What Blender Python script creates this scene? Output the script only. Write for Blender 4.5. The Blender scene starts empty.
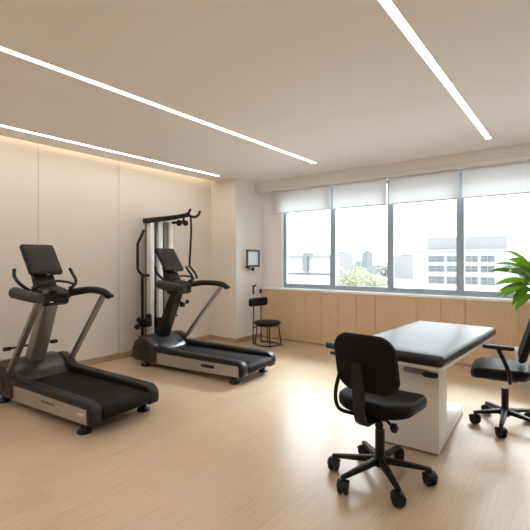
import bpy, bmesh, math, random
from mathutils import Vector, Matrix
random.seed(7)
scene = bpy.context.scene
COL = scene.collection
R = math.radians
V = Vector

# ------------------------------------------------------------------ materials
def mat(name, col, rough=.5, metal=0., spec=.5, coat=0., bump=None, var=None, emis=None, trans=0.):
    m = bpy.data.materials.new(name); m.use_nodes = True
    nt = m.node_tree; b = nt.nodes['Principled BSDF']
    b.inputs['Base Color'].default_value = (*col, 1)
    b.inputs['Roughness'].default_value = rough
    b.inputs['Metallic'].default_value = metal
    b.inputs['Specular IOR Level'].default_value = spec
    b.inputs['Coat Weight'].default_value = coat
    b.inputs['Coat Roughness'].default_value = .25
    if emis:
        b.inputs['Emission Color'].default_value = (*emis[0], 1)
        b.inputs['Emission Strength'].default_value = emis[1]
    tc = nt.nodes.new('ShaderNodeTexCoord')
    if var:                                   # (scale, amount)
        n = nt.nodes.new('ShaderNodeTexNoise'); n.inputs['Scale'].default_value = var[0]
        n.inputs['Detail'].default_value = 4
        nt.links.new(tc.outputs['Object'], n.inputs['Vector'])
        r = nt.nodes.new('ShaderNodeValToRGB')
        r.color_ramp.elements[0].color = (*[c*(1-var[1]) for c in col], 1)
        r.color_ramp.elements[1].color = (*[min(1, c*(1+var[1])) for c in col], 1)
        r.color_ramp.elements[0].position = .3; r.color_ramp.elements[1].position = .7
        nt.links.new(n.outputs['Fac'], r.inputs['Fac'])
        nt.links.new(r.outputs['Color'], b.inputs['Base Color'])
    if bump:                                  # (scale, strength)
        n = nt.nodes.new('ShaderNodeTexNoise'); n.inputs['Scale'].default_value = bump[0]
        n.inputs['Detail'].default_value = 3
        nt.links.new(tc.outputs['Object'], n.inputs['Vector'])
        bp = nt.nodes.new('ShaderNodeBump'); bp.inputs['Strength'].default_value = bump[1]
        bp.inputs['Distance'].default_value = .002
        nt.links.new(n.outputs['Fac'], bp.inputs['Height'])
        nt.links.new(bp.outputs['Normal'], b.inputs['Normal'])
    return m

def wood(name, c1, c2, plank_w, plank_l, rough, along='Y', gap=.0012, seam=.75, grain=.10, coat=0.):
    m = bpy.data.materials.new(name); m.use_nodes = True
    nt = m.node_tree; b = nt.nodes['Principled BSDF']; N = nt.nodes.new; L = nt.links.new
    tc = N('ShaderNodeTexCoord'); sx = N('ShaderNodeSeparateXYZ'); cx = N('ShaderNodeCombineXYZ')
    L(tc.outputs['Object'], sx.inputs[0])
    if along == 'Y': L(sx.outputs['Y'], cx.inputs['X']); L(sx.outputs['X'], cx.inputs['Y'])
    else:            L(sx.outputs['Z'], cx.inputs['X']); L(sx.outputs['X'], cx.inputs['Y'])
    br = N('ShaderNodeTexBrick'); br.offset = .37; br.inputs['Scale'].default_value = 1
    br.inputs['Brick Width'].default_value = plank_l; br.inputs['Row Height'].default_value = plank_w
    br.inputs['Mortar Size'].default_value = gap; br.inputs['Mortar Smooth'].default_value = .3
    br.inputs['Color1'].default_value = (*c1, 1); br.inputs['Color2'].default_value = (*c2, 1)
    br.inputs['Mortar'].default_value = (*[c*seam for c in c1], 1)
    L(cx.outputs[0], br.inputs['Vector'])
    mp = N('ShaderNodeMapping'); mp.inputs['Scale'].default_value = (1.2, 22, 1)
    L(cx.outputs[0], mp.inputs['Vector'])
    n = N('ShaderNodeTexNoise'); n.inputs['Scale'].default_value = 3; n.inputs['Detail'].default_value = 6
    L(mp.outputs[0], n.inputs['Vector'])
    rp = N('ShaderNodeValToRGB')
    rp.color_ramp.elements[0].position = .3; rp.color_ramp.elements[0].color = (1-grain*1.2, 1-grain*1.4, 1-grain*1.6, 1)
    rp.color_ramp.elements[1].position = .7; rp.color_ramp.elements[1].color = (1, 1, 1, 1)
    L(n.outputs['Fac'], rp.inputs['Fac'])
    mx = N('ShaderNodeMix'); mx.data_type = 'RGBA'; mx.blend_type = 'MULTIPLY'; mx.inputs['Factor'].default_value = 1
    L(br.outputs['Color'], mx.inputs['A']); L(rp.outputs['Color'], mx.inputs['B'])
    L(mx.outputs['Result'], b.inputs['Base Color'])
    b.inputs['Roughness'].default_value = rough
    bp = N('ShaderNodeBump'); bp.inputs['Strength'].default_value = .05; b.inputs['Coat Weight'].default_value = coat; b.inputs['Coat Roughness'].default_value = .32; bp.inputs['Distance'].default_value = .002
    L(n.outputs['Fac'], bp.inputs['Height']); L(bp.outputs['Normal'], b.inputs['Normal'])
    return m

def emit(name, col, s):
    m = bpy.data.materials.new(name); m.use_nodes = True; nt = m.node_tree
    nt.nodes.remove(nt.nodes['Principled BSDF'])
    e = nt.nodes.new('ShaderNodeEmission'); e.inputs[0].default_value = (*col, 1); e.inputs[1].default_value = s
    nt.links.new(e.outputs[0], nt.nodes['Material Output'].inputs[0]); return m

def mix_glass(name):
    m = bpy.data.materials.new(name); m.use_nodes = True; nt = m.node_tree
    nt.nodes.remove(nt.nodes['Principled BSDF'])
    t = nt.nodes.new('ShaderNodeBsdfTransparent'); t.inputs[0].default_value = (.97, .985, .98, 1)
    g = nt.nodes.new('ShaderNodeBsdfGlossy'); g.inputs['Roughness'].default_value = .02
    f = nt.nodes.new('ShaderNodeFresnel'); f.inputs[0].default_value = 1.35
    x = nt.nodes.new('ShaderNodeMixShader')
    nt.links.new(f.outputs[0], x.inputs[0]); nt.links.new(t.outputs[0], x.inputs[1]); nt.links.new(g.outputs[0], x.inputs[2])
    nt.links.new(x.outputs[0], nt.nodes['Material Output'].inputs[0]); return m

def shade_cloth(name, col, mixf):
    m = bpy.data.materials.new(name); m.use_nodes = True; nt = m.node_tree
    nt.nodes.remove(nt.nodes['Principled BSDF'])
    d = nt.nodes.new('ShaderNodeBsdfDiffuse'); d.inputs[0].default_value = (*col, 1)
    t = nt.nodes.new('ShaderNodeBsdfTranslucent'); t.inputs[0].default_value = (*col, 1)
    x = nt.nodes.new('ShaderNodeMixShader'); x.inputs[0].default_value = mixf
    nt.links.new(d.outputs[0], x.inputs[1]); nt.links.new(t.outputs[0], x.inputs[2])
    nt.links.new(x.outputs[0], nt.nodes['Material Output'].inputs[0]); return m

def leaf_mat(name, col):
    m = mat(name, col, .38, var=(9, .3)); nt = m.node_tree
    t = nt.nodes.new('ShaderNodeBsdfTranslucent'); t.inputs[0].default_value = (col[0]*1.5, col[1]*1.35, col[2], 1)
    x = nt.nodes.new('ShaderNodeMixShader'); x.inputs[0].default_value = .4
    nt.links.new(nt.nodes['Principled BSDF'].outputs[0], x.inputs[1]); nt.links.new(t.outputs[0], x.inputs[2])
    nt.links.new(x.outputs[0], nt.nodes['Material Output'].inputs[0]); return m

M = dict(
    floor=wood('oak_floor', (.65, .50, .355), (.60, .455, .315), .19, 1.9, .26, coat=.7),
    wainscot=wood('oak_panel', (.74, .55, .365), (.71, .52, .34), .31, 4., .45, along='Z', gap=.0015, seam=.85),
    base_wood=mat('base_wood', (.42, .30, .20), .5, var=(6, .1)),
    wall=mat('wall_paint', (.745, .68, .61), .7, var=(.9, .015), bump=(180, .05)),
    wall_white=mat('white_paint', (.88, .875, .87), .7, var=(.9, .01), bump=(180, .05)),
    ceil=mat('ceiling_paint', (.84, .815, .785), .85, var=(.7, .012)),
    soffit=mat('soffit_paint', (.83, .815, .80), .8, var=(1, .01)),
    white=mat('white_lacquer', (.82, .80, .77), .35, var=(2, .01)),
    alu=mat('window_aluminium', (.38, .47, .57), .45, metal=.1, var=(3, .04)),
    seam=mat('seam_shadow_gap', (.42, .36, .30), .8, var=(3, .05)),
    glass=mix_glass('window_glass'),
    blind=shade_cloth('blind_cloth', (.83, .84, .85), .44),
    bar=mat('blind_bar', (.70, .69, .67), .5, var=(5, .02)),
    led=emit('led_diffuser', (1, .955, .90), 22.),
    black=mat('black_plastic', (.009, .0085, .0085), .45, spec=.28, bump=(300, .1), var=(8, .2)),
    dark=mat('charcoal_plastic', (.014, .0135, .0135), .42, spec=.26, bump=(250, .12), var=(5, .15)),
    brown=mat('brown_black_plastic', (.034, .029, .025), .48, spec=.3, bump=(250, .12), var=(5, .15)),
    hood=mat('hood_plastic', (.018, .019, .022), .32, spec=.4, var=(4, .15), coat=.15),
    belt=mat('belt_rubber', (.009, .008, .008), .65, spec=.15, bump=(500, .3), var=(30, .2)),
    silver=mat('brushed_silver', (.47, .445, .41), .36, metal=.7, var=(8, .06)),
    steel=mat('steel_grey', (.27, .255, .235), .38, metal=.6, var=(8, .06)),
    alum=mat('satin_aluminium', (.80, .81, .82), .34, metal=.25, var=(6, .05)),
    chrome=mat('chrome', (.75, .74, .72), .15, metal=1., var=(6, .04)),
    screen=mat('screen_glass', (.030, .028, .026), .40, spec=.3, var=(3, .1)),
    monitor=mat('monitor_screen', (.42, .50, .54), .25, var=(4, .08), emis=((.50, .62, .68), .45)),
    vinyl=mat('black_vinyl', (.006, .0065, .008), .46, bump=(220, .12), spec=.13, var=(20, .15)),
    pad=mat('charcoal_vinyl', (.012, .014, .019), .44, bump=(260, .10), spec=.45, coat=.15, var=(14, .12)),
    fabric=mat('black_fabric', (.008, .0075, .0075), .75, spec=.2, bump=(700, .4), var=(60, .2)),
    leafm=leaf_mat('leaf_green', (.15, .30, .035)),
    stem=mat('stem_brown', (.14, .12, .05), .7, var=(20, .3)),
    pot=mat('pot_ceramic', (.70, .68, .65), .5, var=(6, .04)),
    soil=mat('soil', (.05, .035, .025), .95, bump=(40, .6), var=(40, .4)),
    bwhite=mat('render_white', (.285, .295, .305), .9, var=(.05, .03)),
    bgrey=mat('render_grey', (.185, .19, .195), .9, var=(.05, .05)),
    bglass=mat('far_glass', (.075, .088, .10), .6, var=(.5, .25)),
    bdark=mat('tower_grey', (.12, .13, .145), .9, var=(.08, .08)),
    tree=mat('tree_leaves', (.265, .295, .195), .9, var=(.6, .25)),  # leaf green paled, distance haze is put into the colour
    far_tree=mat('far_tree_leaves', (.25, .265, .25), .9, var=(.2, .1)),
    bark=mat('tree_bark', (.25, .20, .15), .9, var=(3, .3)),
    ground=mat('pale_ground', (.38, .38, .37), .95, var=(.03, .08)),
)

# ------------------------------------------------------------------ mesh builder
class MB:
    def __init__(s): s.bm = bmesh.new()
    def _merge(s, t, mtx=None):
        if mtx is not None: bmesh.ops.transform(t, matrix=mtx, verts=t.verts)
        me = bpy.data.meshes.new('tmp'); t.to_mesh(me); t.free(); s.bm.from_mesh(me); bpy.data.meshes.remove(me)
        return s
    def box(s, c, d, bev=0., seg=2, rot=None):
        t = bmesh.new(); bmesh.ops.create_cube(t, size=1)
        bmesh.ops.scale(t, vec=d, verts=t.verts)
        if bev: bmesh.ops.bevel(t, geom=t.edges[:], offset=bev, segments=seg, profile=.5, affect='EDGES')
        m = Matrix.Translation(c)
        if rot is not None: m = m @ rot
        return s._merge(t, m)
    def span(s, a, b, bev=0., seg=2):
        return s.box([(a[i]+b[i])/2 for i in range(3)], [abs(b[i]-a[i]) for i in range(3)], bev, seg)
    def bar(s, a, b, w, h, bev=.004, up=(0, 0, 1), w2=None, h2=None):
        a, b = V(a), V(b); z = (b-a).normalized(); x = V(up).cross(z)
        if x.length < 1e-4: x = V((1, 0, 0))
        x.normalize(); y = z.cross(x)
        t = bmesh.new(); bmesh.ops.create_cube(t, size=1); L = (b-a).length
        for v in t.verts:
            e = v.co.z > 0
            v.co = V((v.co.x*(w2 if e and w2 else w), v.co.y*(h2 if e and h2 else h), v.co.z*L))
        if bev: bmesh.ops.bevel(t, geom=t.edges[:], offset=bev, segments=2, profile=.5, affect='EDGES')
        m = Matrix((x, y, z)).transposed().to_4x4(); m.translation = (a+b)/2
        return s._merge(t, m)
    def tube(s, pts, r, seg=12, smooth=6, cap=True):
        P = [V(p) for p in pts]
        if smooth and len(P) > 2:
            Q = []
            E = [P[0]*2-P[1]] + P + [P[-1]*2-P[-2]]
            for i in range(1, len(E)-2):
                p0, p1, p2, p3 = E[i-1:i+3]
                for k in range(smooth):
                    u = k/smooth
                    Q.append(.5*((2*p1)+(p2-p0)*u+(2*p0-5*p1+4*p2-p3)*u*u+(3*p1-p0-3*p2+p3)*u**3))
            Q.append(P[-1]); P = Q
        n = len(P); rr = r if callable(r) else (lambda u: r)
        T = [(P[min(i+1, n-1)]-P[max(i-1, 0)]).normalized() for i in range(n)]
        ref = V((0, 0, 1)) if abs(T[0].z) < .9 else V((1, 0, 0))
        N = (ref-T[0]*ref.dot(T[0])).normalized()
        t = bmesh.new(); rings = []
        for i in range(n):
            N = (N-T[i]*N.dot(T[i])).normalized(); B = T[i].cross(N); ra = rr(i/(n-1))
            rings.append([t.verts.new(P[i]+(N*math.cos(2*math.pi*k/seg)+B*math.sin(2*math.pi*k/seg))*ra) for k in range(seg)])
        for i in range(n-1):
            for k in range(seg):
                t.faces.new((rings[i][k], rings[i][(k+1) % seg], rings[i+1][(k+1) % seg], rings[i+1][k]))
        if cap:
            t.faces.new(list(reversed(rings[0]))); t.faces.new(rings[-1])
        return s._merge(t)
    def lathe(s, prof, seg=28, mtx=None):
        t = bmesh.new(); rings = []
        for r, z in prof:
            if r < 1e-6: rings.append([t.verts.new((0, 0, z))])
            else: rings.append([t.verts.new((r*math.cos(2*math.pi*k/seg), r*math.sin(2*math.pi*k/seg), z)) for k in range(seg)])
        for a, b in zip(rings, rings[1:]):
            for k in range(seg):
                k2 = (k+1) % seg
                if len(a) == 1 and len(b) == 1: continue
                if len(a) == 1: t.faces.new((a[0], b[k2], b[k]))
                elif len(b) == 1: t.faces.new((a[k], a[k2], b[0]))
                else: t.faces.new((a[k], a[k2], b[k2], b[k]))
        bmesh.ops.recalc_face_normals(t, faces=t.faces)
        return s._merge(t, mtx)
    def prism(s, prof, a, b, plane='xz', bev=0., seg=2):
        """outline extruded from a to b along the axis missing from plane"""
        f = {'xz': lambda p, w: (p[0], w, p[1]), 'xy': lambda p, w: (p[0], p[1], w), 'yz': lambda p, w: (w, p[0], p[1])}[plane]
        t = bmesh.new()
        A = [t.verts.new(f(p, a)) for p in prof]; B = [t.verts.new(f(p, b)) for p in prof]; n = len(prof)
        ca = t.faces.new(A); cb = t.faces.new(list(reversed(B)))
        for k in range(n): t.faces.new((A[k], B[k], B[(k+1) % n], A[(k+1) % n]))
        bmesh.ops.recalc_face_normals(t, faces=t.faces)
        if bev: bmesh.ops.bevel(t, geom=list(set(ca.edges[:]+cb.edges[:])), offset=bev, segments=seg, profile=.5, affect='EDGES')
        return s._merge(t)
    def build(s, name, m, parent=None, loc=None, rotz=0., smooth=40, mods=()):
        me = bpy.data.meshes.new(name); s.bm.to_mesh(me); s.bm.free()
        me.materials.append(m)
        if smooth:
            me.polygons.foreach_set('use_smooth', [True]*len(me.polygons)); me.set_sharp_from_angle(angle=R(smooth))
        o = bpy.data.objects.new(name, me); COL.objects.link(o)
        if parent: o.parent = parent
        if loc: o.location = loc
        o.rotation_euler.z = rotz
        for t, kw in mods:
            md = o.modifiers.new(t.lower(), t)
            for k, v in kw.items(): setattr(md, k, v)
        return o

def tag(o, label, cat, group=None, kind=None):
    o['label'] = label; o['category'] = cat
    if group: o['group'] = group
    if kind: o['kind'] = kind
    return o
def struct(o): o['kind'] = 'structure'; return o
def thing(name, label, cat, loc=(0, 0, 0), rotz=0., group=None):
    o = bpy.data.objects.new(name, None); COL.objects.link(o); o.empty_display_size = .1
    o.location = loc; o.rotation_euler.z = rotz
    return tag(o, label, cat, group)
def copy_part(o, parent):
    c = o.copy(); c.parent = parent; COL.objects.link(c); return c
def rotm(ax, deg): return Matrix.Rotation(R(deg), 4, ax)

def cushion(w, d, h, r, edge, nx=18, dome=0.0, taper=None, plane='xy'):
    """soft pad: rounded-corner outline (w x d, corner radius r), rounded edge, domed top"""
    def outline(off):
        pts = []; W, D = w/2-off, d/2-off; rr = max(r-off, .004)
        for cx, cy, a0 in ((W-rr, D-rr, 0), (-W+rr, D-rr, 90), (-W+rr, -D+rr, 180), (W-rr, -D+rr, 270)):
            for k in range(9):
                a = R(a0+90*k/8); x, y = cx+rr*math.cos(a), cy+rr*math.sin(a)
                if taper: x *= taper(y/(d/2))
                pts.append((x, y))
        return pts
    t = bmesh.new(); rings = []
    lev = []
    for k in range(7):
        a = R(-90+30*k); lev.append((edge*(1-math.cos(a)), (h/2-edge)*(1 if a > 0 else -1 if a < 0 else 0)+edge*math.sin(a)))
    for k, off in ((1, .45), (2, .8)):
        lev.append((min(w, d)/2*off, h/2+dome*off))
    for off, z in lev: rings.append([t.verts.new((x, y, z)) for x, y in outline(min(off, min(w, d)/2-.01))])
    n = len(rings[0])
    for a, b in zip(rings, rings[1:]):
        for k in range(n): t.faces.new((a[k], a[(k+1) % n], b[(k+1) % n], b[k]))
    t.faces.new(list(reversed(rings[0]))); t.faces.new(rings[-1])
    return t

# ------------------------------------------------------------------ room shell
XL, XR, YB, YF, H = -5.2, 2.3, -2.2, 6.0, 2.78
PX, PY = -4.62, 5.28                                    # pier corner
struct(MB().span((XL-.2, YB-.1, -.12), (XR+.1, YF+.2, 0)).build('floor', M['floor'], smooth=0))
EDGE = XL+.085
c = MB().span((EDGE, YB-.1, H), (XR+.1, YF+.2, H+.06)).span((EDGE, YB, H+.06), (EDGE+.03, PY, H+.20)).span((XL-.1, YB-.1, H+.20), (EDGE+.03, YF+.2, H+.26))
c.span((XL, PY, H), (EDGE, YF+.2, H+.2))
struct(c.build('ceiling', M['ceil'], smooth=0))
# left wall: panels with thin shadow gaps
w = MB(); ys = [YB-.1, -.97, .13, 1.23, 2.33, 3.43, YF+.2]
for a, b in zip(ys, ys[1:]): w.span((XL-.1, a+.003, 0), (XL, b-.003, H+.2))
wl = struct(w.build('wall_left', M['wall'], smooth=0))
MB().span((XL-.1, YB-.1, 0), (XL-.012, YF+.2, H+.2)).build('seam', M['seam'], wl, smooth=0)
struct(MB().span((XR, YB-.1, 0), (XR+.1, YF+.2, H)).build('wall_right', M['wall_white'], smooth=0))
struct(MB().span((XL-.1, YB-.1, 0), (XR, YB, H+.2)).build('wall_back', M['wall'], smooth=0))
struct(MB().span((XL, PY, 0), (PX-.012, YF+.1, H)).build('wall_pier', M['wall'], smooth=0))
struct(MB().span((PX-.012, PY+.012, 0), (PX, YF+.1, H)).build('wall_pier_daylit', M['wall_white'], smooth=0))  # whiter skin on the pier: window light on this side put into the colour
WX0, WX1, WZ0, WZ1 = -4.19, 1.6, .91, 2.60
w = MB().span((PX, YF, 0), (XR, YF+.2, .88)).span((PX, YF, WZ1), (XR, YF+.2, H)).span((PX, YF, .88), (WX0, YF+.2, WZ1)).span((WX1, YF, .88), (XR, YF+.2, WZ1))
struct(w.build('wall_front', M['wall_white'], smooth=0))
struct(MB().span((PX, 5.80, 2.65), (XR, YF, H)).build('trim_1', M['soffit'], smooth=0))
struct(MB().span((PX, 5.825, 2.605), (XR, 5.88, 2.65), .004).build('trim_2', M['white'], smooth=0))
w = MB(); x = PX
while x < XR-.01:
    w.span((x+.002, YF-.022, .0), (min(x+.31, XR)-.002, YF, .872), .002, 1); x += .31
struct(w.build('trim_3', M['wainscot'], smooth=0))
struct(MB().span((PX, YF-.04, .872), (XR, YF+.14, .905), .004).build('trim_4', M['wall_white'], smooth=0))
struct(MB().span((XL, YB, 0), (XL+.014, PY, .085), .003).build('baseboard_left', M['base_wood'], smooth=0))
b = MB().span((XL+.014, PY-.014, 0), (PX+.014, PY, .075), .003).span((PX, PY, 0), (PX+.014, YF-.022, .075), .003)
struct(b.build('baseboard_pier', M['base_wood'], smooth=0))
struct(MB().span((PX+.014, YF-.034, 0), (XR, YF-.022, .03), .002).build('baseboard_front', M['base_wood'], smooth=0))

# windows
xs = [-4.19, -3.225, -2.26, -1.295, -.33, .635, 1.60]
for n, (a, b) in enumerate(zip(xs, xs[1:])):
    y0, y1, fw = YF+.068, YF+.128, .034
    f = MB().span((a, y0, WZ0), (a+fw, y1, WZ1), .004).span((b-fw, y0, WZ0), (b, y1, WZ1), .004)
    f.span((a+fw, y0, WZ0), (b-fw, y1, WZ0+.065), .004).span((a+fw, y0, WZ1-.05), (b-fw, y1, WZ1), .004)
    fo = struct(f.build('window_%d' % (n+1), M['alu'], smooth=0))
    MB().span((a+fw-.005, y0+.03, WZ0+.06), (b-fw+.005, y0+.036, WZ1-.045)).build('pane', M['glass'], fo, smooth=0)
    MB().span((a+fw, y0+.012, WZ0+.065), (a+fw+.012, y1-.012, WZ1-.05)).span((b-fw-.012, y0+.012, WZ0+.065), (b-fw, y1-.012, WZ1-.05)) \
        .span((a+fw, y0+.012, WZ0+.065), (b-fw, y1-.012, WZ0+.077)).build('glazing_bead', M['alu'], fo, smooth=0)

# roller blinds
spots = [(-4.367, -3.175), (-3.14, -2.262), (-2.225, -1.275), (-1.237, -.29), (-.25, .70), (.74, 1.66)]
lab = ['white roller blind over the window pane nearest the pier', 'white roller blind over the pane with the pale green tree',
       'white roller blind over the left half of the white building', 'white roller blind above the right half of the white building',
       'white roller blind above the leafy plant, past the building', 'white roller blind at the right end of the window wall']
for (a, b), l in zip(spots, lab):
    t = thing('roller_blind', l, 'blind', ((a+b)/2, 5.93, 2.60), group='roller blinds along the window'); hw = (b-a)/2
    cl = MB()
    cl.span((-hw, -.0008, -.378), (hw, .0008, -.0)); cl.build('cloth', M['blind'], t, smooth=0)
    MB().tube([(-hw, 0, -.384), (hw, 0, -.384)], .009, 10).build('bottom_bar', M['bar'], t)
    MB().tube([(-hw, .022, -.012), (hw, .022, -.012)], .020, 14).build('roller_tube', M['bar'], t)

# LED lines
for X, a, b, l in ((-.825, -1.9, 5.28, 'linear ceiling light at right, ending above the middle of the windows'),
                   (-3.0, -1.9, 5.13, 'long linear ceiling light running over the middle of the room'),
                   (-4.72, -1.9, 4.97, 'linear ceiling light nearest the left wall')):
    t = thing('linear_light', l, 'ceiling light', (X, 0, H), group='recessed linear ceiling lights')
    MB().span((-.026, a, -.003), (.026, b, 0)).build('diffuser', M['led'], t, smooth=0)
    MB().span((-.034, a-.008, -.005), (-.026, b+.008, 0)).span((.026, a-.008, -.005), (.034, b+.008, 0)).span((-.026, a-.008, -.005), (.026, a, 0)).span((-.026, b, -.005), (.026, b+.008, 0)).build('trim_frame', M['ceil'], t, smooth=0)
# cove light in the slot along the left wall
ld = bpy.data.lights.new('cove_lamp', 'AREA'); ld.shape = 'RECTANGLE'; ld.size = .05; ld.size_y = PY-YB-.2
ld.energy = 9; ld.color = (1, .88, .70)
lo = bpy.data.objects.new('cove_lamp', ld); COL.objects.link(lo); lo.location = (XL+.045, (PY+YB)/2, H+.17)

# ------------------------------------------------------------------ treadmills
def treadmill(label, loc, rotz, d, mast_mat, near_upright, variant):
    t = thing('treadmill', label, 'treadmill', loc, rotz, 'treadmills facing the left wall')
    # deck, belt, rails
    MB().span((-.09, -.25, .085), (1.15+d, .25, .185), .01).build('deck', M['black'], t)
    prof = [(1.20+d, .20), (1.20+d, .214), (-.09, .214), (-.135, .205), (-.158, .175), (-.158, .15), (-.135, .115), (-.09, .108), (-.05, .12), (-.05, .19), (0, .196), (1.1, .196)]
    MB().prism(prof, -.243, .243, bev=.003).build('running_belt', M['belt'], t)
    for s in (1, -1):
        rp = [(1.20+d, .205), (1.20+d, .290), (1.08+d, .274), (.5, .268), (-.04, .262), (-.095, .252), (-.135, .222), (-.150, .175), (-.148, .13), (-.135, .098), (-.11, .086), (-.075, .090), (-.07, .205)]
        a, b = (.247, .348) if s > 0 else (-.348, -.247)
        MB().prism(rp, a, b, bev=.016, seg=3).build('side_rail', M['dark'], t)
        a, b = (.255, .336) if s > 0 else (-.336, -.255)
        sp = MB().prism([(-.068, .082), (1.16+d, .058), (1.16+d, .210), (-.068, .210)], a, b, bev=.004).build('side_panel', M['silver'], t)
        if s > 0:
            if variant == 1:
                m = MB()
                for k, (ww, hh) in enumerate(((.012, .012), (.010, .018), (.014, .012), (.009, .02), (.013, .013), (.011, .012), (.012, .018))):
                    m.box((.60-.030*k, .3365, .146+hh*.57), (ww*1.75, .002, hh*1.15), .0008, 1)
                m.build('nameplate', M['black'], sp)
                MB().box((.02, .3365, .155), (.070, .002, .016), .001, 1).box((-.024, .3365, .163), (.022, .002, .010), .001, 1).build('sticker', M['white'], sp)
            else:
                MB()._merge(cushion(.21, .036, .008, .017, .003), Matrix.Translation((.38, .337, .150)) @ rotm('Z', 180) @ rotm('X', 90)).build('grip_slot', M['black'], sp)
        for fx in (.015, 1.36+d):
            f = MB().lathe([(0, 0), (.058, 0), (.062, .010), (.056, .022), (.036, .032), (.026, .050), (.030, .085), (0, .085)], 20, Matrix.Translation((fx, s*.30, 0)))
            f.box((fx, s*.30, .082), (.075, .06, .03), .008)
            f.build('foot', M['black'], t)
    MB().tube([(-.10, -.245, .155), (-.10, .245, .155)], .034, 16).build('rear_roller', M['black'], t)
    # motor hood and side pods
    hp = [(1.00, .205), (1.02, .235), (1.10, .300), (1.18, .352), (1.26, .380), (1.36, .384), (1.46, .360), (1.54, .300), (1.575, .21), (1.56, .11), (1.52, .075), (1.0, .075)]
    hp = [(x+d+.12, z) if x < 1.5 else (x+d+.02, z) for x, z in hp]
    MB().prism(hp, -.262, .262, bev=.02, seg=3).build('motor_hood', M['hood'], t)
    pp = [(1.12, .20), (1.16, .285), (1.24, .345), (1.34, .380), (1.44, .372), (1.53, .318), (1.585, .225), (1.575, .12), (1.53, .068), (1.17, .062), (1.12, .08)]
    pp = [(x+d, z) for x, z in pp]
    for s in (1, -1):
        a, b = (.258, .352) if s > 0 else (-.352, -.258)
        pd = MB().prism(pp, a, b, bev=.018, seg=3).build('hood_pod', M['brown'], t)
        mtx = Matrix.Translation((1.36+d, s*.346, .19)) @ rotm('X', -90*s) @ Matrix.Diagonal((1., .92, 1., 1.))
        MB().lathe([(.098, 0), (.100, .008), (.090, .012), (.084, .009), (.080, .004), (0, .002)], 28, mtx).build('pod_cover', M['black'], pd)
    # mast
    ms = MB().bar((1.54+d, 0, .24), (1.20+d, 0, 1.00), .145, .085, .018, up=(0, 1, 0), w2=.085*1.5, h2=.075) if False else \
        MB().prism([(1.475+d, .30), (1.345+d, .24), (1.035+d, .98), (1.115+d, 1.03)], -.080, .080, bev=.02, seg=3)
    ms.build('mast', mast_mat, t)
    # uprights
    for s in (1, -1):
        if s > 0 and not near_upright: continue
        MB().bar((1.27+d, s*.315, .26), (.66+d*.45, s*.325, 1.035), .040, .056, .008, up=(0, 1, 0)).build('upright', M['steel'], t)
    # hand rails, cross bar, console
    fx = .60+d*.3
    MB().tube([(1.07+d, .345, 1.090), (1.02+d, .345, 1.088), (.88+d, .345, 1.075), (.72+d, .335, 1.060), (.64+d, .325, 1.053)], lambda u: .057-.012*u if .02 < u < .98 else .04, 18, 5).build('hand_rail', M['brown'], t)
    MB().tube([(1.10+d, -.16, 1.045), (1.04+d, -.27, 1.065), (.94+d, -.330, 1.082), (.80+d*.5, -.335, 1.085), (fx+.06, -.335, 1.070), (fx, -.335, 1.040), (fx-.02, -.335, 1.035)], lambda u: .040-.006*u, 16, 6).build('hand_rail', M['black'], t)
    MB().box((fx-.035, -.335, 1.035), (.05, .06, .035), .012).build('rail_end_cap', M['black'], t)
    MB().tube([(1.06+d, .31, 1.070), (1.06+d, .22, 1.045), (1.06+d, 0, 1.03), (1.08+d, -.2, 1.045)], .046, 16).build('cross_bar', M['dark'], t)
    cn = MB().prism([(0.950+d, .965), (0.940+d, 1.06), (1.010+d, 1.11), (1.190+d, 1.14), (1.210+d, 1.02), (1.130+d, .94), (0.990+d, .945)], -.135, .135, bev=.022, seg=3).build('console', M['black'], t)
    MB().box((.96+d, .03, 1.095), (.05, .07, .02), .006, rot=rotm('Y', -25)).build('control_button', M['dark'], cn)
    MB().lathe([(0, .02), (.02, .02), (.022, 0), (0, 0)], 18, Matrix.Translation((.938+d, -.06, 1.03)) @ rotm('Y', -90)).build('control_knob', M['dark'], cn)
    MB().box((.942+d, .06, .985), (.008, .035, .010), .002).build('trim_light', M['alum'], cn)
    MB().tube([(1.030+d, .21, 1.10), (0.950+d, .17, 1.155), (.98+d, .06, 1.185), (.98+d, -.06, 1.185), (0.950+d, -.17, 1.155), (1.030+d, -.21, 1.10)], .013, 10).build('heart_rate_bar', M['dark'], t)
    # side horns
    for s in (1, -1):
        MB().tube([(1.070+d, s*.20, 1.10), (1.060+d, s*.255, 1.135), (1.100+d, s*.295, 1.185), (1.170+d, s*.300, 1.25), (1.200+d, s*.285, 1.31)], .0165, 12).build('horn_handle', M['black'], t)
    # screen
    B, T = V((1.145+d, 0, 1.262)), V((1.335+d, 0, 1.545)); cc = (B+T)/2; ang = math.degrees(math.atan2(.20, .283))
    mtx = Matrix.Translation(cc) @ rotm('Y', ang) @ rotm('Y', -90)      # local z -> rear facing
    sc = MB()._merge(cushion(.345, .372, .042, .030, .014), mtx @ rotm('Z', 90)).build('display', M['black'], t)
    MB()._merge(cushion(.300, .318, .006, .018, .002), mtx @ Matrix.Translation((0, 0, .0215)) @ rotm('Z', 90)).build('screen', M['screen'], sc)
    MB().prism([(1.080+d, 1.08), (1.180+d, 1.24), (1.240+d, 1.33), (1.290+d, 1.30), (1.220+d, 1.12), (1.170+d, 1.07)], -.10, .10, bev=.014).build('display_neck', M['black'], t)
    MB().tube([(1.150+d, -.01, 1.26), (1.125+d, -.01, 1.255)], .016, 12).build('knob', M['steel'], t)
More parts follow.
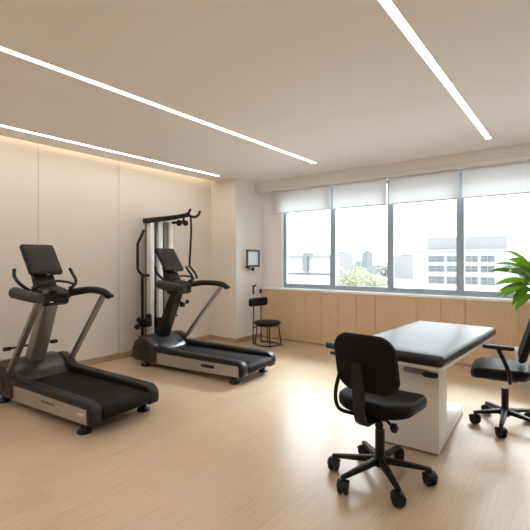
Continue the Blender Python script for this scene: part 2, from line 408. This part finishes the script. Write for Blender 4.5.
    if variant == 1:
        pb = MB().tube([(1.42, .27, .50), (1.42, -.24, .51)], .011, 10, 0).build('peg_bar', M['black'], t)
        for y0, y1 in ((.22, .285), (-.20, -.265)):
            MB().tube([(1.42, y0, .50), (1.42, y1, .50)], .021, 12, 0).build('peg_grip', M['black'], pb)
    else:
        hd = MB().tube([(1.26+d, -.05, .83), (1.14+d, -.08, .83), (1.06+d, -.09, .80)], .016, 10).build('accessory_holder', M['black'], t)
        MB().lathe([(0, 0), (.034, 0), (.038, .05), (.030, .055), (.028, .01), (0, .01)], 16, Matrix.Translation((1.08+d, -.09, .76))).lathe([(0, 0), (.024, .0), (.024, .05), (0, .055)], 14, Matrix.Translation((1.05+d, -.14, .80)) @ rotm('X', 25)).build('holder_cup', M['black'], hd)
        MB().tube([(1.32+d, -.07, .68), (1.24+d, -.10, .66), (1.22+d, -.13, .62)], .012, 10).build('lever', M['black'], t)
    return t
treadmill('nearest treadmill, with grey mast and two slanted steel uprights', (-3.21, 2.10, 0), R(183.4), 0., M['steel'], True, 1)
treadmill('farther treadmill with black mast, in front of the tall cable machine', (-3.135, 3.842, 0), R(184.4), .115, M['black'], False, 2)

# ------------------------------------------------------------------ cable machine between treadmill and wall
t = thing('cable_machine', 'tall cable exercise machine with silver uprights and black top beam by left wall', 'exercise machine', (0, 0, 0))
MB().span((-5.15, 3.60, 0), (-4.92, 4.36, .05), .01).build('base', M['black'], t)
for y in (3.83, 4.18):
    MB().span((-5.06, y-.036, .05), (-4.97, y+.036, 1.985), .008).build('upright', M['alum'], t)
MB().span((-5.05, 3.955, .05), (-4.985, 4.035, 1.98), .006).build('guide_rail', M['alum'], t)
MB().span((-5.04, 4.075, .05), (-5.00, 4.115, 1.98), .006).build('guide_rod', M['steel'], t)
MB().span((-5.10, 3.79, .05), (-5.08, 4.21, 1.975), .003).build('dark_gap_sheet', M['steel'], t)  # added dark sheet, makes the gaps between the uprights read as shade
pl = MB()
for k in range(9): pl.span((-5.07, 3.90, .10+.05*k), (-4.96, 4.11, .145+.05*k), .004)
pl.build('weight_stack', M['dark'], t)
MB().bar((-5.02, 3.73, 1.965), (-5.0, 4.28, 2.06), .11, .075, .012).build('top_beam', M['black'], t)
MB().bar((-5.0, 4.24, 2.05), (-4.70, 4.30, 2.085), .07, .06, .01).build('boom', M['black'], t)
hb = MB().tube([(-4.74, 4.29, 2.085), (-4.66, 4.30, 2.055), (-4.62, 4.35, 2.05), (-4.60, 4.40, 2.09), (-4.595, 4.42, 2.145)], .020, 12)
hb.tube([(-4.76, 4.28, 2.09), (-4.70, 4.25, 2.09), (-4.66, 4.26, 2.12), (-4.65, 4.28, 2.165)], .018, 12)
hb.build('pull_up_horn', M['black'], t)
MB().lathe([(0, -.02), (.045, -.02), (.05, 0), (.045, .02), (0, .02)], 20, Matrix.Translation((-4.86, 4.24, 1.965)) @ rotm('X', 90)).lathe([(0, -.02), (.04, -.02), (.044, 0), (.04, .02), (0, .02)], 20, Matrix.Translation((-4.76, 4.28, 1.96)) @ rotm('X', 90)).bar((-5.0, 4.2, 1.97), (-4.74, 4.29, 1.98), .04, .04, .008).bar((-4.80, 4.26, 1.96), (-4.78, 4.28, 2.08), .03, .03, .005).build('pulley', M['black'], t)
MB().tube([(-4.665, 4.30, 2.06), (-4.67, 4.31, 1.80), (-4.68, 4.29, 1.36), (-4.67, 4.29, 1.30), (-4.60, 4.31, 1.22), (-4.57, 4.33, 1.15), (-4.57, 4.33, 1.12)], .016, 10, 5).build('hanging_bar', M['black'], t)
MB().tube([(-5.0, 3.68, .05), (-5.0, 3.68, 1.17)], .020, 12).build('handle_post', M['black'], t)
MB().tube([(-5.0, 3.82, 1.175), (-5.0, 3.70, 1.18), (-5.0, 3.66, 1.20), (-5.0, 3.605, 1.26), (-5.0, 3.60, 1.34), (-5.0, 3.60, 1.58), (-5.0, 3.605, 1.64), (-5.0, 3.66, 1.74), (-5.0, 3.705, 1.83)], .019, 12, 4).build('bent_handle', M['black'], t)
ad = MB().span((-5.045, 3.64, .44), (-4.93, 3.80, .56), .015).box((-4.93, 3.73, .50), (.05, .09, .07), .012).build('adjuster_block', M['black'], t)
for y, z in ((3.57, .46), (3.60, .55), (3.77, .585)):
    MB().lathe([(0, -.042), (.022, -.036), (.04, -.015), (.043, 0), (.04, .015), (.022, .036), (0, .042)], 16, Matrix.Translation((-4.97, y, z))).tube([(-4.98, y, z), (-4.98, 3.69, .50)], .013, 8).build('adjuster_knob', M['black'], ad)

# ------------------------------------------------------------------ monitor, hook, switch on the pier
t = thing('wall_monitor', 'small wall monitor with grey blue screen on the daylit side of the pier', 'monitor', (PX, 5.66, 1.43))
MB().span((0, -.19, -.145), (.045, .17, .150), .01).build('housing', M['white'], t)
fr = MB().span((.045, -.175, .118), (.075, .175, .150), .006).span((.045, -.175, -.150), (.075, .175, -.118), .006).span((.045, -.175, -.118), (.075, -.143, .118), .004).span((.045, .143, -.118), (.075, .175, .118), .004)
fr.build('frame', mat('monitor_frame', (.06, .075, .085), .45, var=(5, .1)), t)
MB().span((.045, -.143, -.118), (.058, .143, .118)).build('screen', M['monitor'], t, smooth=0)
MB().span((.058, -.143, .108), (.064, .143, .118)).span((.058, -.143, -.118), (.064, .143, -.106)).span((.058, -.143, -.106), (.064, -.128, .108)).span((.058, .130, -.106), (.064, .143, .108)).build('screen_bezel', M['bar'], t, smooth=0)
MB().box((.05, -.13, -.155), (.06, .07, .03), .01).build('clamp', M['black'], t)
MB().tube([(.03, -.10, -.19), (.05, .0, -.195)], .010, 8).lathe([(0, -.03), (.02, -.025), (.026, 0), (.018, .03), (0, .035)], 14, Matrix.Translation((.05, .015, -.195))).build('knob', M['black'], t)
t = thing('wall_hook', 'black wall hook on the pier above the low chair', 'hook', (PX, 5.735, .88))
MB().span((0, -.016, -.09), (.012, .016, .075), .004).build('hook_plate', M['black'], t)
MB().tube([(.01, 0, .05), (.045, 0, .055), (.06, 0, .075), (.058, 0, .095)], .010, 10).build('hook_arm', M['black'], t)
t = thing('wall_socket', 'tiny black socket on the pier beside the window corner', 'socket', (PX, 5.945, .835))
MB().span((0, -.028, -.038), (.012, .022, .038), .004).build('cover_plate', M['black'], t)
MB().lathe([(0, .006), (.014, .006), (.016, 0), (0, 0)], 16, Matrix.Translation((.012, -.003, 0)) @ rotm('Y', 90)).build('outlet', M['dark'], t)

# ------------------------------------------------------------------ low round-seat chair by the pier
t = thing('side_chair', 'low black side chair with round seat and thin metal legs against the pier', 'chair', (-4.11, 5.48, 0), R(-8))
MB().lathe([(0, .335), (.15, .335), (.205, .343), (.222, .360), (.222, .372), (.208, .390), (.14, .400), (0, .402)], 40).build('seat', M['vinyl'], t)
MB().lathe([(0, .318), (.17, .318), (.19, .335), (0, .336)], 32).build('seat_pan', M['black'], t)
for x, y in ((.17, .12), (.17, -.12), (-.13, .13), (-.13, -.13)):
    MB().tube([(x*.9, y*.9, .32), (x*1.12, y*1.12, .0)], .010, 10).build('leg', M['black'], t)
for y in (.085, -.085):
    MB().tube([(-.245, y*1.1, 0), (-.245, y*1.05, .35), (-.24, y, .68)], .010, 10).build('back_post', M['black'], t)
MB().tube([(-.245, .093, .012), (-.05, .16, .012), (.1, .16, .012), (.18, .1, .014), (.19, 0, .014), (.18, -.1, .014), (.1, -.16, .012), (-.05, -.16, .012), (-.245, -.093, .012)], .010, 8).tube([(-.245, 0.09, .25), (-.15, .06, .322)], .008, 8).tube([(-.245, -.09, .25), (-.15, -.06, .322)], .008, 8).build('stretcher', M['black'], t)
bk = MB(); pts = []
tb = cushion(.44, .145, .05, .05, .022)
for v in tb.verts:
    a = v.co.x/.40; rr = .40 - v.co.z
    v.co = V((-.015 - (rr*math.cos(a) - .0) + .155, rr*math.sin(a), .695 + v.co.y))
bk._merge(tb).build('backrest', M['vinyl'], t)

# ------------------------------------------------------------------ treatment table
t = thing('treatment_table', 'white pedestal treatment table with dark padded top', 'treatment table', (-1.10, 3.0, 0), R(-3.0))
TW, TL = .745, 1.62                                        # local: x across, y along, front edge at y=-.06
MB()._merge(cushion(TW, TL, .078, .045, .030), Matrix.Translation((.0125, TL/2-.085, .716))).build('padded_top', M['pad'], t)
MB()._merge(cushion(TW-.03, TL-.03, .028, .035, .008), Matrix.Translation((.0125, TL/2-.085, .663))).build('top_frame', M['white'], t)
pd = MB().prism([(0, .02), (0, .655), (.285, .655), (.27, .30), (.285, .17), (.345, .125), (.445, .11), (1.05, .075), (1.065, .06), (1.065, .02)], -.47, 0, plane='yz', bev=.008).build('pedestal', M['white'], t, loc=(.300, .110, 0), rotz=R(6))
MB().span((-.46, .01, 0), (-.01, 1.055, .022)).build('plinth', M['steel'], pd)
MB().span((.10, -.045, .606), (.245, .12, .636), .004).build('handle_bracket', M['steel'], t)
MB()._merge(cushion(.105, .06, .034, .026, .015), Matrix.Translation((.288, -.04, .614))).build('lever_handle', M['black'], t)
MB().tube([(-.47, -.085, .665), (-.40, -.09, .665), (-.30, -.04, .650), (-.22, .06, .643)], .013, 10).build('side_lever', M['black'], t)

MB().tube([(-.50, -.085, .722), (-.47, -.087, .724), (-.42, -.08, .718), (-.34, .02, .712)], .026, 14).build('corner_grip', M['pad'], t)

# ------------------------------------------------------------------ office chairs
def caster(parent, x, y, ang):
    c = MB(); cz = .040
    for s in (-1, 1):
        c.lathe([(0, -.012), (.034, -.012), (.040, -.006), (.040, .006), (.033, .014), (0, .016)], 20, Matrix.Translation((x, y, cz)) @ rotm('Z', ang) @ Matrix.Translation((0, s*.017, 0)) @ rotm('X', -90*s))
    c.tube([(x, y, cz), (x, y, .095)], .010, 10)
    hd = []
    for k in range(9):
        a = R(20+140*k/8); hd.append((.044*math.cos(a), cz+.044*math.sin(a)))
    for k in range(8, -1, -1):
        a = R(20+140*k/8); hd.append((.036*math.cos(a), cz+.036*math.sin(a)))
    b = MB().prism(hd, -.033, .033, bev=.003)
    bmesh.ops.transform(b.bm, matrix=Matrix.Translation((x, y, 0)) @ rotm('Z', ang), verts=b.bm.verts)
    me = bpy.data.meshes.new('t'); b.bm.to_mesh(me); b.bm.free(); c.bm.from_mesh(me); bpy.data.meshes.remove(me)
    return c.build('caster', M['black'], parent)
def star(t, legs):
    MB().lathe([(0, .085), (.034, .085), (.046, .095), (.048, .13), (.036, .15), (0, .15)], 24).build('hub', M['black'], t)
    for a, r in legs:
        x, y = math.cos(R(a)), math.sin(R(a))
        l = MB().bar((x*.025, y*.025, .125), (x*(r+.012), y*(r+.012), .097), .048, .040, .008, w2=.030, h2=.022).build('leg', M['black'], t)
        caster(l, x*r, y*r, a+random.choice((35, 80, 120)))
def seat_mesh(w, d, h, r, z, cy, waterfall=.03):
    s = cushion(w, d, h, r, .036, dome=.004, taper=lambda q: 1-.05*max(0, -q))
    for v in s.verts:
        q = v.co.y/(d/2)
        v.co.z += -waterfall*max(0, q-.2)**2 + .020*abs(v.co.x/(w/2))**2
        if q < -.3: v.co.z += .02*(-.3-q)**2
    return MB()._merge(s, Matrix.Translation((0, cy, z)))
def back_mesh(w, hgt, th, zc, y0, lean, curve=.03):
    s = cushion(w, hgt, th, .10, .024, dome=.004, taper=lambda q: 1-.07*max(0, q)**1.5-.02*max(0, -q))
    for v in s.verts:
        x, up, z = v.co
        v.co = V((x, y0 + z - lean*(up/hgt) - curve*(-(x/(w/2))**2) - .012*(1-(up/(hgt/2))**2), zc+up))
    return MB()._merge(s)

# chair in front: faces the windows, back to the camera
t = thing('office_chair', 'black swivel office chair in front of the table, its back to us', 'chair', (-1.02, 2.56, 0), R(-4), group='black office chairs')
star(t, [(199.6, .297), (253.4, .315), (315.5, .295), (27, .30), (92, .31), (136, .31)])
MB().tube([(0, 0, .14), (0, 0, .315)], .030, 18).build('column_sleeve', M['black'], t)
MB().tube([(0, 0, .06), (0, 0, .43)], .0145, 16).build('gas_lift', M['chrome'], t)
MB().box((0, .02, .428), (.17, .24, .035), .01).build('seat_mechanism', M['black'], t)
MB().tube([(-.0, -.10, .418), (.055, -.135, .402)], .009, 8).lathe([(0, -.026), (.018, -.022), (.026, 0), (.018, .022), (0, .026)], 14, Matrix.Translation((.062, -.14, .402))).build('tilt_knob', M['black'], t)
MB().tube([(.08, -.08, .418), (.142, -.12, .402)], .009, 8).lathe([(0, -.026), (.018, -.022), (.026, 0), (.018, .022), (0, .026)], 14, Matrix.Translation((.15, -.125, .402))).build('tilt_knob', M['black'], t)
seat_mesh(.50, .46, .088, .14, .490, .025).build('seat', M['vinyl'], t)
back_mesh(.405, .36, .060, .785, -.245, .085).build('backrest', M['fabric'], t).location.x = .018
sp = [(-.338, .80), (-.318, .63), (-.308, .50), (-.285, .445), (-.245, .416), (-.10, .412), (-.10, .428), (-.235, .434), (-.265, .456), (-.282, .51), (-.292, .63), (-.312, .80)]
MB().prism(sp, -.022, .048, plane='yz', bev=.004).build('back_spine', M['dark'], t)
MB().tube([(-.150, -.245, .70), (-.175, -.245, .60), (-.178, -.240, .52), (-.160, -.215, .465), (-.10, -.15, .435), (-.04, -.10, .42)], .012, 12).build('side_arm', M['black'], t)

# chair beyond the table: faces left, back cut by the picture edge
t = thing('office_chair', 'black swivel office chair with a single armrest, right of the treatment table', 'chair', (-.505, 4.02, 0), R(97), group='black office chairs')
star(t, [(206-97, .235), (272-97, .29), (344-97, .28), (56-97, .28), (128-97, .28)])
MB().tube([(0, 0, .14), (0, 0, .315)], .028, 18).build('column_sleeve', M['black'], t)
MB().tube([(0, 0, .06), (0, 0, .42)], .0145, 16).build('gas_lift', M['chrome'], t)
MB().box((0, .02, .410), (.18, .22, .035), .01).build('seat_mechanism', M['black'], t)
for x, y in ((.16, .10), (.15, -.12)):
    MB().tube([(.02, y*.7, .405), (x, y, .395)], .008, 8).box((x+.012, y, .385), (.03, .045, .026), .01, rot=rotm('Y', 30)).build('lever', M['black'], t)
seat_mesh(.48, .44, .090, .10, .462, .035).build('seat', M['vinyl'], t)
back_mesh(.42, .40, .055, .765, -.185, .12).build('backrest', M['fabric'], t)
sp = [(-.262, .80), (-.240, .60), (-.222, .47), (-.18, .41), (-.05, .400), (-.05, .416), (-.17, .428), (-.202, .48), (-.221, .60), (-.243, .80)]
MB().prism(sp, -.035, .035, plane='yz', bev=.003).build('back_spine', M['dark'], t)
# the near side of this chair is local -x
ar = MB().tube([(-.10, -.03, .415), (-.20, -.035, .418), (-.245, -.035, .44), (-.258, -.025, .52), (-.262, .03, .655), (-.262, .045, .692)], .016, 12).build('arm_post', M['black'], t)
MB()._merge(cushion(.066, .225, .032, .028, .014), Matrix.Translation((-.262, .045, .705)) @ rotm('X', 1)).build('armrest', M['black'], ar)

# ------------------------------------------------------------------ plant by the window
t = thing('potted_plant', 'tall green leafy potted plant in front of the window at right', 'plant', (-.40, 5.40, 0))
MB().lathe([(0, 0), (.13, 0), (.14, .01), (.185, .40), (.19, .42), (.175, .42), (.165, .37), (0, .37)], 36).build('pot', M['pot'], t)
MB().lathe([(0, .372), (.164, .365), (.164, .34), (0, .34)], 24).build('soil', M['soil'], t)
MB().tube([(0, 0, .36), (.01, .0, .6), (-.015, -.01, .85), (0, 0, 1.12)], .014, 10).build('stem', M['stem'], t)
lf = MB()
def leaf(base, az, el, L, w, droop, twist=0.):
    b = V(base); n = 12; tt = bmesh.new(); rows = []
    p = b.copy(); e = el
    for i in range(n+1):
        u = i/n
        d = V((math.cos(R(az))*math.cos(R(e)), math.sin(R(az))*math.cos(R(e)), math.sin(R(e))))
        side = d.cross(V((0, 0, 1))).normalized(); up = side.cross(d)
        side = (side*math.cos(R(twist))+up*math.sin(R(twist))).normalized(); up2 = side.cross(d)
        hw = w*(.10 if u < .12 else max(.02, math.sin(math.pi*min(1, ((u-.10)/.90)**.8))**.85))/2
        rows.append([tt.verts.new(p-side*hw+up2*hw*.28), tt.verts.new(p), tt.verts.new(p+side*hw+up2*hw*.28)])
        p = p+d*(L/n); e -= droop/n
    for a, c in zip(rows, rows[1:]):
        for k in (0, 1): tt.faces.new((a[k], a[k+1], c[k+1], c[k]))
    bmesh.ops.solidify(tt, geom=tt.faces[:], thickness=.0015)
    lf._merge(tt)
leaves = [  # base height, azimuth, elevation, length, width, droop, twist
    (1.10, 205, 32, .50, .085, 55, 10), (1.04, 217, 10, .46, .080, 60, -8), (1.00, 240, 10, .44, .080, 95, 15),
    (1.12, 190, 48, .46, .085, 70, 0), (1.14, 235, 55, .46, .085, 75, 20), (1.08, 260, 30, .42, .080, 90, 0),
    (1.02, 195, -5, .36, .075, 50, 0), (1.10, 300, 35, .46, .085, 80, 0), (1.06, 330, 20, .46, .08, 70, 0), (1.12, 0, 45, .48, .085, 70, 0),
    (1.04, 30, 15, .44, .08, 60, 0), (1.10, 70, 40, .42, .085, 80, 0), (1.06, 110, 25, .40, .08, 70, 0), (1.12, 150, 45, .44, .085, 75, 0),
    (1.15, 270, 70, .44, .08, 60, 0), (1.15, 60, 75, .42, .08, 50, 0), (1.15, 170, 68, .44, .08, 65, 0), (.96, 225, -18, .32, .07, 60, 0), (.94, 320, -10, .34, .07, 60, 0)]
for k, (z, az, el, L, w_, dr, tw) in enumerate(leaves): leaf((0, 0, z+.07), az, el+4, L*.95, w_*1.08, dr*.9, (42, -38, 55, 30, -50)[k % 5])
for k in range(4): leaf((0, 0, 1.08+.03*(k % 5)), 175+32*k, 12+17*(k % 4), .40+.03*(k % 3), .10, 62, (50, -45, 35)[k % 3])
lf.build('foliage', M['leafm'], t, smooth=60)

# ------------------------------------------------------------------ outside
GZ = -10.
struct(MB().span((-400, 8, GZ-1), (300, 600, GZ)).build('ground', M['ground'], smooth=0))
t = thing('office_building', 'white office block with a grid of grey windows across the street', 'building', (-25.8, 120, GZ))
bx = lambda x0, x1, z0, z1, y0, y1: MB().span((x0+25.8, y0, z0-GZ), (x1+25.8, y1, z1-GZ))
bx(-38.0, -14.6, GZ, 3.9, 0, 26).build('wall', M['bwhite'], t, smooth=0)
bx(-34.6, -14.9, 3.9, 7.7, 2, 20).build('roof_storey', M['bgrey'], t, smooth=0)
bx(-38.3, -14.3, 3.8, 4.2, -.3, 26.3).build('parapet', M['bwhite'], t, smooth=0)
cols = [(-33.7, -29.6), (-28.9, -25.9), (-24.2, -21.3), (-20.6, -17.4)]
rows = [(.95, 2.5), (-1.75, -.15), (-5.0, -3.1)]
for x0, x1 in cols:
    for z0, z1 in rows:
        wi = bx(x0, x1, z0, z1, -.12, .05).build('window', M['bglass'], t, smooth=0)
        m = bx(x0, x1, (z0+z1)/2-.06, (z0+z1)/2+.06, -.2, -.1); m.span(((x0+x1)/2-.07+25.8, -.2, z0-GZ), ((x0+x1)/2+.07+25.8, -.1, z1-GZ))
        m.build('mullion', M['bgrey'], wi, smooth=0)
t = thing('low_building', 'long pale low building with grey bands seen through the left pane', 'building', (-72, 105, GZ))
MB().span((-19, 0, 0), (16, 5, 12.2)).build('wall', M['bwhite'], t, smooth=0)
MB().span((-19.2, -.3, 12.2), (16.2, 5.2, 12.8)).build('roof_edge', M['bgrey'], t, smooth=0)
for z in (7.1,): MB().span((-19, -.15, z), (16, .1, z+.45)).build('window_band', M['bglass'], t, smooth=0)
MB().span((7.0, -1.2, 8.2), (8.5, 3, 13.5)).build('stair_tower', M['bdark'], t, smooth=0)
for X, Y, w_, z, m, l in ((-101, 230, 3.4, 5.8, 'bdark', 'dark grey distant tower standing above the pale green tree'), (-122, 240, 9, 6., 'bgrey', 'pale grey distant tower left of the dark one'), (-84, 250, 13, 4., 'bgrey', 'broad pale grey distant block right of the dark tower')):
    t = thing('tower_block', l, 'tower', (X, Y, GZ))
    MB().span((-w_/2, 0, 0), (w_/2, 8, z-GZ)).build('wall', M[m], t, smooth=0)
    MB().span((-w_/4, 2, z-GZ), (w_/4, 6, z-GZ+1.)).build('roof_hut', M[m], t, smooth=0)
def tree(label, x, y, h_, r, n, m):
    t = thing('tree', label, 'tree', (x, y, GZ), group='trees beyond the window')
    MB().tube([(0, 0, 0), (.2, 0, h_*.4), (0, .1, h_*.75)], lambda u: .35*(1-.7*u), 10).build('trunk', M['bark'], t)
    c = bmesh.new(); blobs = [(V((random.uniform(-.6, .6)*r, random.uniform(-.5, .5)*r, h_-r*.75+random.uniform(-.5, .35)*r)), r*random.uniform(.35, .6)) for _ in range(14)]
    for _ in range(n):
        o, rr = random.choice(blobs); d = V((random.gauss(0, 1), random.gauss(0, 1), random.gauss(0, 1))).normalized()
        p = o+d*rr*random.uniform(.75, 1.02); a = V((random.gauss(0, 1), random.gauss(0, 1), random.gauss(0, 1))).normalized()
        b = d.cross(a).normalized(); k = r*random.uniform(.03, .07)
        f = (d*.5+a*.5).normalized().cross(b)
        c.faces.new([c.verts.new(p+q) for q in (b*k, f*k*.6, -b*k, -f*k*.6)])
    MB()._merge(c).build('crown', M[m], t, smooth=0)
tree('pale green tree in front of the distant towers', -35.0, 74, 10.6, 3.7, 3600, 'tree')
tree('smaller pale green tree nearer the white office block', -29.0, 69, 9.9, 3.1, 3000, 'tree')
hb = bmesh.new()
for _ in range(5200):
    x = random.uniform(-260, 60); z = GZ+(10.5+2.5*math.sin(x*.07)+1.5*math.sin(x*.19))*random.random()**.6
    p = V((x, 262+random.uniform(0, 10), z)); k = random.uniform(1., 2.2); a = random.uniform(0, 6.28)
    q = V((math.cos(a), random.uniform(-.5, .5), math.sin(a)))*k; s_ = V((-math.sin(a), random.uniform(-.5, .5), math.cos(a)))*k*.7
    hb.faces.new([hb.verts.new(p+v) for v in (q, s_, -q, -s_)])
tag(MB()._merge(hb).build('tree_line', M['far_tree'], smooth=0), 'hazy grey green line of trees on the horizon', 'trees', kind='stuff')

# ------------------------------------------------------------------ light, camera, view
SKY = 3.05
w = bpy.data.worlds.new('World'); scene.world = w; w.use_nodes = True
bg = w.node_tree.nodes['Background']; bg.inputs[0].default_value = (.94, .97, 1., 1)
# overcast sky: three times as bright overhead as at the horizon
wn = w.node_tree.nodes; wl_ = w.node_tree.links
tcw = wn.new('ShaderNodeTexCoord'); sep = wn.new('ShaderNodeSeparateXYZ'); wl_.new(tcw.outputs['Generated'], sep.inputs[0])
mxz = wn.new('ShaderNodeMath'); mxz.operation = 'MAXIMUM'; mxz.inputs[1].default_value = 0; wl_.new(sep.outputs['Z'], mxz.inputs[0])
ma = wn.new('ShaderNodeMath'); ma.operation = 'MULTIPLY_ADD'; ma.inputs[1].default_value = 2*SKY; ma.inputs[2].default_value = SKY
wl_.new(mxz.outputs[0], ma.inputs[0]); wl_.new(ma.outputs[0], bg.inputs[1])
sd = bpy.data.lights.new('sun', 'SUN'); sd.energy = 9.6; sd.angle = R(24); sd.color = (.82, .92, 1)
so = bpy.data.objects.new('sun', sd); COL.objects.link(so); so.rotation_euler = (R(-48), 0, R(-8))
cd = bpy.data.cameras.new('camera'); cd.sensor_width = 36; cd.lens = 36*415/530; cd.shift_y = -5/530; cd.clip_end = 2000
co = bpy.data.objects.new('camera', cd); COL.objects.link(co); co.location = (0, 0, 1.4); co.rotation_euler = (R(90), 0, R(37.2))
scene.camera = co
vs = scene.view_settings
vs.view_transform = 'Standard'; vs.look = 'None'; vs.gamma = 1; vs.use_curve_mapping = False; vs.exposure = .15
scene.cycles.max_bounces = 14; scene.cycles.diffuse_bounces = 9
